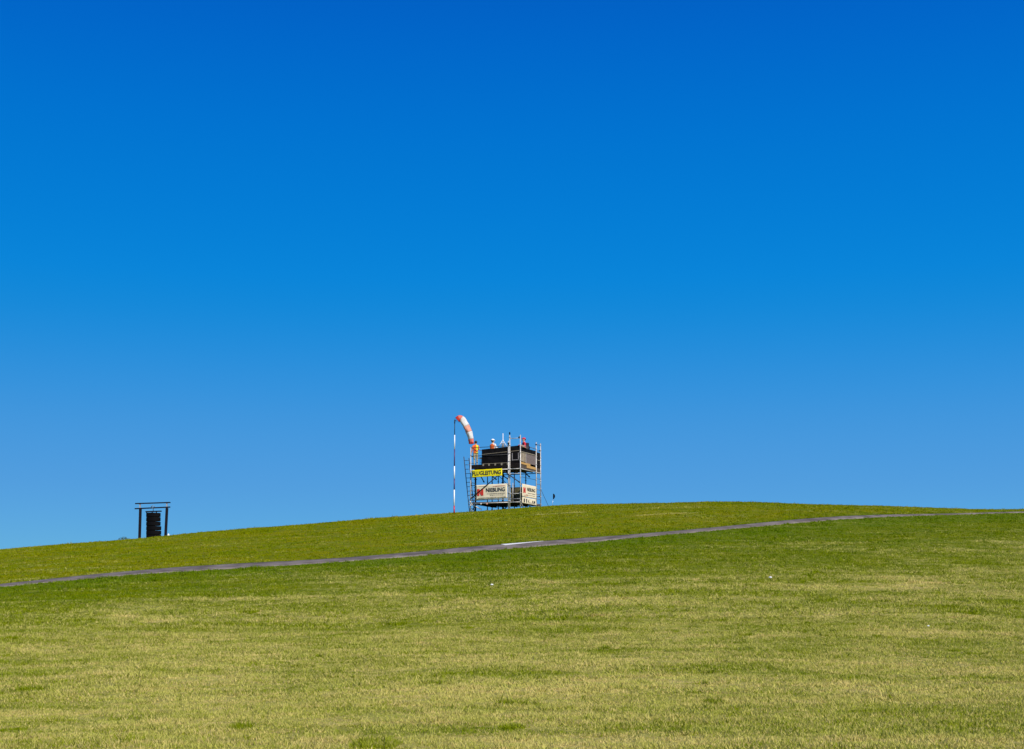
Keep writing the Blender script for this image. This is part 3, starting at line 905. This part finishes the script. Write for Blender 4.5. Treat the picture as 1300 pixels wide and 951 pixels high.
def hair(root, h, lean, m, low=.9):
    mb = MB(); mb.ball((0, (-lean+.008)*h, .945*h), (.058*h, .066*h, .060*h), nu=16, nv=12)
    keep_f = [(f, s_) for f, s_ in zip(mb.f, mb.sm) if (lambda c_: c_.z > .955 or (c_.y/h+lean > .0 and c_.z/h > low))(sum((Vector(mb.v[j]) for j in f), Vector())/len(f))]
    keep_f = [f for f in mb.f if (lambda c_: c_.z/h > .962 or (c_.y/h+lean > .004 and c_.z/h > low))(sum((Vector(mb.v[j]) for j in f), Vector())/len(f))]
    mb.f = keep_f; mb.m = [0]*len(keep_f); mb.sm = [True]*len(keep_f)
    return mb.build('hair', m, root)
def capm(root, h, lean, m, brim=True):
    mb = MB(); mb.ball((0, (-lean)*h, .955*h), (.064*h, .072*h, .058*h), nu=16, nv=12)
    keep_f = [f for f in mb.f if sum((Vector(mb.v[j]) for j in f), Vector()).z/len(f)/h > .957]
    mb.f = keep_f; mb.m = [0]*len(keep_f); mb.sm = [True]*len(keep_f)
    mb.ball((0, (-lean-.085)*h, .962*h), (.046*h, .045*h, .006*h))
    return mb.build('cap', m, root)
def vest(root, h, lean, m1, m2, m3=None, wdir=(-1, 0), lim=.1):
    mb = MB(); rows_ = [(.50, .100, .078), (.56, .098, .076), (.62, .092, .072), (.69, .098, .076), (.76, .106, .078), (.81, .100, .066), (.835, .060, .050)]
    n_ = 20; vs = []
    for z, a_, b__ in rows_:
        ly = -lean*max(0, (z-.53)/.27)
        for k in range(n_):
            t = 2*math.pi*k/n_; vs.append((a_*math.cos(t)*h, (b__*math.sin(t)+ly)*h, z*h))
    for j in range(len(rows_)-1):
        for k in range(n_):
            t = (k+.5)/n_*2*math.pi
            mi = 1 if j in (1,) else (0 if math.cos(t)*wdir[0]+math.sin(t)*wdir[1] < lim else 2)
            mb.add([vs[j*n_+k], vs[j*n_+(k+1)%n_], vs[(j+1)*n_+(k+1)%n_], vs[(j+1)*n_+k]], [(0,1,2,3)], mi, True)
    o = mb.build('vest', [m1, m2, m3 or m1], root)
    s_ = o.modifiers.new('t', 'SOLIDIFY'); s_.thickness = .008*h
    return o
m_orange = mat('orange_cloth', (.85, .16, .02), .75, var=.08)
m_hivis = mat('high_visibility_yellow', (.80, .95, .05), .7, var=.05)
m_redc = mat('red_cloth', (.62, .02, .05), .8, var=.1)
m_whitec = mat('white_cloth', (.82, .82, .80), .8, var=.05)
m_khaki = mat('khaki_cloth', (.42, .36, .22), .85, var=.1)
m_navy = mat('navy_cloth', (.012, .012, .03), .8)
m_refl = mat('reflective_stripe', (.7, .7, .68), .35)
DK = 2.80
def stand(a, b_, px=None): return T(a, b_, DK+.004)
arm_down = {-1: ((-.135, .005, .66), (-.145, -.03, .52)), 1: ((.135, .005, .66), (.145, -.03, .52))}
arm_hips = {-1: ((-.150, -.02, .67), (-.09, -.11, .66)), 1: ((.150, .02, .66), (.15, -.06, .54))}
arm_fwd = {-1: ((-.130, -.05, .67), (-.075, -.17, .70)), 1: ((.130, -.05, .67), (.075, -.17, .70))}
# 1: standing on the open walkway at the left
p1, _ = person(stand(3.08, .24), R(205), 1.62, m_orange, m_khaki, 'person in orange and yellow high visibility vest standing at the left end of the scaffold', arm_hips)
hair(p1, 1.62, 0, m_hair); vest(p1, 1.62, 0, m_orange, m_orange, m_hivis)
# 2: orange vest over white, white cap
p2, _ = person(stand(2.38, 1.2), R(140), 1.80, m_whitec, m_navy, 'person in orange and white top and white cap behind the black cladding', arm_fwd, lean=.02)
hair(p2, 1.80, .02, m_hair); capm(p2, 1.80, .02, m_whitec)
vest(p2, 1.80, .02, m_orange, m_orange, m_whitec, (-.77, -.64), .45)
# 3: red cap and shirt
p3, _ = person(stand(.19, 1.1), R(-70), 1.76, m_redc, m_navy, 'person in red cap and red shirt behind the cladding by the right front pole', arm_fwd, long_sleeve=False, lean=.02)
hair(p3, 1.76, .02, m_hair); capm(p3, 1.76, .02, m_redc)
print('p px done')

# ------------------------------------------------------------------ small things on the platform
bk = Matrix.Rotation(R(-70), 3, 'Z') @ Vector((0, .17, 0))
bpk = empty('backpack', stand(.19, 1.1) + bk + Vector((0, 0, .98)), R(-70+180))
tag(bpk, 'dark backpack worn by the person in red', 'backpack')
k = MB(); k.box(-.16, .16, -.10, .10, 0, .46); k.build('bag_body', m_navy, bpk, bevel=.05)
k = MB(); k.box(-.12, .12, -.155, -.102, .05, .24); k.build('front_pocket', m_black, bpk, bevel=.02)
for s_ in (-1, 1):
    k = MB(); k.path([(.09*s_, .09, .43), (.10*s_, .14, .47), (.10*s_, .27, .44), (.11*s_, .30, .30), (.11*s_, .17, .06), (.10*s_, .10, .03)], .014, 8)
    k.build('shoulder_strap', m_black, bpk)

st = empty('stool', T(2.66, .3, DK+.002), -TH)
tag(st, 'small pale topped stool standing between the walkway person and black cladding', 'stool')
MB().box(-.16, .16, -.15, .15, .50, .54).build('seat', m_alu, st, bevel=.01)
for x in (-.12, .12):
    for y in (-.11, .11): MB().tube((x, y, 0), (x*.9, y*.9, .5), .014, 8).build('leg', m_dark, st)
MB().tube((-.11, -.11, .2), (.11, -.11, .2), .01, 6).tube((-.11, .11, .2), (.11, .11, .2), .01, 6).build('stretcher', m_dark, st)

am = empty('wind_gauge', T(1.72, 1.3, DK+.002), -TH)
tag(am, 'slender white instrument mast with two sloping arms behind the black cladding', 'instrument mast')
MB().tube((0, 0, 0), (0, 0, 2.15), .022, 10).build('mast', m_white, am)
MB().box(-.07, .07, -.06, .06, 1.12, 1.52).build('instrument_box', mat('grey_box', (.30, .30, .30), .5), am, bevel=.01)
for x, z in ((-.34, 1.26), (.32, 1.22)): MB().tube((.03*(1 if x > 0 else -1), 0, 1.68), (x, -.02, z), .02, 8).build('arm', m_white, am)
for x, z in ((-.34, 1.26), (.32, 1.22)): pass
MB().tube((0, 0, 1.62), (0, 0, 1.74), .035, 10).build('collar', m_white, am)
for a_ in (30, 150, 270):
    MB().tube((0, 0, .12), (.35*math.cos(R(a_)), .35*math.sin(R(a_)), .01), .012, 6).build('foot', m_dark, am)

sh_ = MB()
for i in range(2): sh_.box(-.02-.14*i, .12, -.30+.02*i, .30-.05*i, .004*i, .004*i+.003)
o = sh_.build('paper_sheets', m_white, None, T(-.03, .55, 3.868), -TH)
tag(o, 'white sheets of paper lying on the cladding edge in front of the red shirt', 'paper')

# ------------------------------------------------------------------ windsock
wb = on_ray(576.5, 86.6, 651.5)
wk = empty('windsock', wb)
tag(wk, 'red and white windsock drooping from a tall banded pole left of the scaffold', 'windsock')
def zpx(py, Y): return EYE + ray(577, py).z*Y
zs = [(651.8, 642.5, m_red, .042), (642.5, 622, m_white, .040), (622, 608, m_purple, .039), (608, 592, m_white, .038), (592, 570.5, m_purple, .036), (570.5, 552.5, m_white, .034), (552.5, 535.5, m_dark, .024)]
for ya, yb_, m_, r_ in zs:
    za, zb = zpx(ya, wb.y)-wb.z, zpx(yb_, wb.y)-wb.z
    MB().tube((0, 0, max(za, -.1)), (0, 0, zb+.01), r_, 12).build('pole_band', m_, wk)
ztop = zpx(535.5, wb.y)-wb.z
MB().tube((0, 0, ztop-.1), (0, 0, ztop+.12), .034, 12).tube((0, 0, ztop+.05), (.10, 0, ztop+.10), .016, 8).build('swivel', m_dark, wk)
# sock: centre line in the plane of the wind, given in metres from the pole
u = 1/20.85*.98
def spx(x, y): return Vector(((x-577)*u, 0, ztop+(535.5-y)*u))
ctrl = [(580.6, 532.9, 4.2), (583.0, 531.0, 4.4), (586.3, 532.0, 4.5), (589.3, 536.6, 4.4), (592.2, 541.6, 4.4), (594.7, 547, 4.3), (596.8, 552.4, 4.1), (598.2, 557.5, 3.8), (599.0, 562.5, 3.4), (599.2, 564.5, 3.2)]
cp = [spx(x, y) for x, y, r_ in ctrl]; cr_ = [r_*u*.94 for *_, r_ in ctrl]
def sock_at(t):
    t = t*(len(cp)-1); i = min(int(t), len(cp)-2); f = t-i
    P0 = cp[max(i-1, 0)]; P1 = cp[i]; P2 = cp[i+1]; P3 = cp[min(i+2, len(cp)-1)]
    p = .5*((2*P1)+(P2-P0)*f+(2*P0-5*P1+4*P2-P3)*f*f+(3*P1-P0-3*P2+P3)*f**3)
    return p, cr_[i]*(1-f)+cr_[i+1]*f
bands = [(0, .09, m_sock_d), (.09, .20, m_sock_r), (.20, .44, m_sock_w), (.44, .60, m_sock_s), (.60, .80, m_sock_w), (.80, .90, m_sock_r), (.90, 1.0, m_sock_d)]
for a_, b__, m_ in bands:
    nn = 8; n_ = 28; vs = []
    for j in range(nn+1):
        t = a_+(b__-a_)*j/nn; p, r_ = sock_at(t); q, _ = sock_at(min(1, t+.01)); q0, _ = sock_at(max(0, t-.01))
        d = (q-q0).normalized(); side = Vector((0, 1, 0)); up = d.cross(side).normalized()
        for k in range(n_):
            w = 2*math.pi*k/n_; fold = 1 + .09*math.sin(3*w+t*7)*min(1, t*2.5) + .06*math.sin(7*w-t*14)*min(1, t*1.5) + .04*math.sin(t*38+2*w)*min(1, t*3)
            vs.append(p + (side*math.cos(w)+up*math.sin(w))*r_*fold)
    mb = MB(); mb.add(vs, [(j*n_+k, j*n_+(k+1)%n_, (j+1)*n_+(k+1)%n_, (j+1)*n_+k) for j in range(nn) for k in range(n_)], 0, True)
    o = mb.build('sock_band', m_, wk); s_ = o.modifiers.new('t', 'SOLIDIFY'); s_.thickness = .004
p0_, r0_ = sock_at(0); q0_, _ = sock_at(.01); d = (q0_-p0_).normalized(); up = d.cross(Vector((0,1,0))).normalized()
ring = [p0_+(Vector((0,1,0))*math.cos(w)+up*math.sin(w))*r0_*1.02 for w in np.linspace(0, 2*math.pi, 25)]
MB().path(ring, .012, 6).build('hoop', m_red, wk)
MB().tube((.10, 0, ztop+.10), p0_, .01, 6).tube((0,0,ztop+.10), ring[6], .006, 6).tube((0,0,ztop+.02), ring[18], .006, 6).build('bridle', m_dark, wk)

# small dark lamp head on a thin leaning pole right of the tower
lb = on_ray(700.2, 92.0, 642)
lp = empty('pole_lamp', lb)
tag(lp, 'small black lamp head on a thin pole standing by the stay cable of the scaffold', 'lamp')
uu = 92/F
MB().tube((0, 0, -.15), (.11, 0, .62), .010, 8).build('pole', m_alu, lp)
mb = MB()
n_ = 18; vs = []
for j, (dx, r_) in enumerate(((0, .165), (.02, .17), (.07, .15), (.11, .10), (.13, .03))):
    for k in range(n_):
        w = 2*math.pi*k/n_; vs.append((.10+dx, r_*math.cos(w)*.9, .74+r_*math.sin(w)))
mb.add(vs, [(j*n_+k, j*n_+(k+1)%n_, (j+1)*n_+(k+1)%n_, (j+1)*n_+k) for j in range(4) for k in range(n_)]+[tuple(range(n_))[::-1], tuple(range(4*n_, 5*n_))], 0, True)
mb.build('lamp_head', m_black, lp)
MB().tube((.13, -.02, .55), (.13, 0, .62), .02, 8).tube((.11, 0, .6), (.14, 0, .64), .016, 8).build('bracket', m_black, lp)

# ------------------------------------------------------------------ timber frame with hanging stack of slats
FY = 90.0
fl, fr_ = on_ray(177.6, FY, 684), on_ray(211.2, FY, 681)
fc_ = (fl+fr_)/2
fm_ = empty('timber_frame', Vector((fc_.x, FY, min(fl.z, fr_.z))))
tag(fm_, 'dark timber gateway frame with twin top beams alone on the left skyline', 'timber frame')
def fp(px, py):
    d = ray(px, py); return Vector((d.x*FY-fm_.location.x, 0, EYE+d.z*FY-fm_.location.z))
for xb, xt in ((177.0, 178.3), (209.8, 212.0)):
    a_, b__ = fp(xb, 688), fp(xt, 645)
    MB().beam(a_, b__, .15, .14).build('post', m_oldwood, fm_, bevel=.008)
a_, b__ = fp(171.2, 645.9), fp(216.0, 643.8); MB().beam(a_, b__, .14, .07).build('beam', m_oldwood, fm_, bevel=.006)
a_, b__ = fp(171.8, 639.4), fp(216.2, 638.0); MB().beam(a_, b__, .16, .065).build('beam', m_oldwood, fm_, bevel=.006)
for x in (177.8, 211.8):
    a_, b__ = fp(x, 645.0), fp(x, 638.8); MB().beam(a_, b__, .07, .07).build('spacer', m_palew, fm_)
MB().path([fp(192.5, 643.4)+Vector((0,-.09,0)), fp(194.6, 642.2)+Vector((0,-.12,0)), fp(196.8, 643.4)+Vector((0,-.09,0)), fp(194.7, 645.8)+Vector((0,-.09,0)), fp(192.5, 643.4)+Vector((0,-.09,0))], .022, 8).build('shackle', m_galv2, fm_)
hs_ = empty('hanging_slat_stack', fm_.location.copy(), 0)
tag(hs_, 'black stack of thick slats hanging inside the timber frame', 'hanging stack')
MB().path([fp(194.7, 645)+Vector((0,-.03,0)), fp(194.7, 650)+Vector((0,-.03,0))], .02, 8).build('chain', m_dark, hs_)
a_, b__ = fp(184.9, 649.6), fp(205.0, 649.0); MB().beam(a_, b__, .14, .07).build('yoke', m_oldwood, hs_, bevel=.006)
for x in (186.2, 193.2, 198.5):
    MB().beam(fp(x, 651.4), fp(x, 649.4), .06, .06).build('hanger', m_oldwood, hs_)
for y in (651.3, 656.8, 662.5, 668.2, 673.9, 679.3):
    y1 = min(y+5.0, 682.8)
    p_, q_ = fp(185.7, y), fp(203.8 if y < 665 else 204.6, y1)
    n_ = 28; cx_ = (p_.x+q_.x)/2; ra = (q_.x-p_.x)/2; vs = []
    for z, k in ((q_.z, .97), (q_.z+.03, 1), (p_.z-.03, 1), (p_.z, .97)):
        for w in range(n_): vs.append((cx_+ra*k*math.cos(2*math.pi*w/n_), .28*k*math.sin(2*math.pi*w/n_), z))
    mb = MB(); mb.add(vs, [(j*n_+k, j*n_+(k+1)%n_, (j+1)*n_+(k+1)%n_, (j+1)*n_+k) for j in range(3) for k in range(n_)]+[tuple(range(n_))[::-1], tuple(range(3*n_, 4*n_))])
    mb.build('slat', m_black, hs_)
p_, q_ = fp(186.4, 682.6), fp(196.8, 651); MB().box(p_.x, q_.x, -.18, .18, p_.z, q_.z).build('core', m_black, hs_)
# white bag by the right hand post
wp = fp(213.2, 680.6)+fm_.location; wp.y -= .0; wp.z = H(wp.x, wp.y)
mb = MB(); vs = []
for j, (z, r_) in enumerate(((0, .07), (.05, .085), (.13, .07), (.19, .035), (.23, .012))):
    for k in range(12):
        w = 2*math.pi*k/12; vs.append((r_*math.cos(w)*(1+.12*math.sin(3*w+z*9))+.03*z/.2, r_*.8*math.sin(w), z))
mb.add(vs, [(j*12+k, j*12+(k+1)%12, (j+1)*12+(k+1)%12, (j+1)*12+k) for j in range(4) for k in range(12)]+[tuple(range(12))[::-1], tuple(range(48, 60))], 0, True)
o = mb.build('bag', m_white, None, wp)
tag(o, 'small white bag at the foot of the right post of the timber frame', 'bag')

# far treetop showing just over the left skyline
m_leaf = mat('leaf', (.05, .085, .03), .7, var=.35, scale=3)
m_bark = mat('bark', (.09, .07, .05), .9)
TY = 150.0
d = ray(157.5, 685.5)
tp = Vector((d.x*TY, TY, H(d.x*TY, TY)))
tree = empty('tree', tp)
tag(tree, 'small rounded treetop peeping over the left skyline beside the timber frame', 'tree')
ht = EYE + ray(157, 681.2).z*TY - tp.z
tk = MB(); tk.path([(0,0,-.3), (.05,.02,ht*.4), (0,.05,ht*.8)], [.22,.16,.05], 8)
for k in range(7):
    a_ = k*.9; tk.path([(0,0,ht*(.45+.04*k)), (.5*math.cos(a_), .5*math.sin(a_), ht*(.55+.04*k)), (.9*math.cos(a_), .9*math.sin(a_), ht*(.62+.04*k))], [.06,.04,.015], 6)
tk.build('trunk', m_bark, tree)
cw = MB()
cl_ = [(random.uniform(-.75,.75), random.uniform(-.7,.7), random.uniform(.55,.9)*ht, random.uniform(.25,.5)) for _ in range(26)]+[(0,0,ht-.35,.35),(-.3,0,ht-.4,.35),(.35,0,ht-.5,.35)]
for cx_, cy_, cz_, r_ in cl_:
    for _ in range(170):
        v = Vector((random.gauss(0,1), random.gauss(0,1), random.gauss(0,1))).normalized()*r_*random.uniform(.6, 1.05)
        c_ = Vector((cx_, cy_, cz_))+v
        a_ = Vector((random.gauss(0,1), random.gauss(0,1), random.gauss(0,1))).normalized()*.05
        b__ = Vector((random.gauss(0,1), random.gauss(0,1), random.gauss(0,1))).normalized()*.04
        cw.add([c_-a_, c_+b__, c_+a_, c_-b__], [(0,1,2,3)])
cw.build('crown', m_leaf, tree)

# little white objects lying in the grass
def mushroom(p, s, label):
    r_ = empty('mushroom', p); tag(r_, label, 'mushroom')
    MB().path([(0,0,-.02*s), (0,0,.6*s)], [.16*s,.13*s], 10).build('stem', m_white, r_)
    mb = MB(); n_ = 14; vs = []
    for z, q in ((.50,.25),(.48,.55),(.56,.60),(.74,.52),(.88,.32),(.94,.05)):
        for k in range(n_): w = 2*math.pi*k/n_; vs.append((q*s*math.cos(w), q*s*math.sin(w), z*s))
    mb.add(vs, [(j*n_+k, j*n_+(k+1)%n_, (j+1)*n_+(k+1)%n_, (j+1)*n_+k) for j in range(5) for k in range(n_)]+[tuple(range(5*n_, 6*n_))], 0, True)
    mb.build('mushroom_cap', m_white, r_)
mushroom(hit(624.5, 744.5), .10, 'white mushroom in the grass below the path, under the scaffold')
mushroom(hit(978, 735.5), .11, 'white mushroom in the grass on the right, nearest the path')
mushroom(hit(1178.5, 796.5), .06, 'tiny white mushroom in the straw coloured grass at far right')
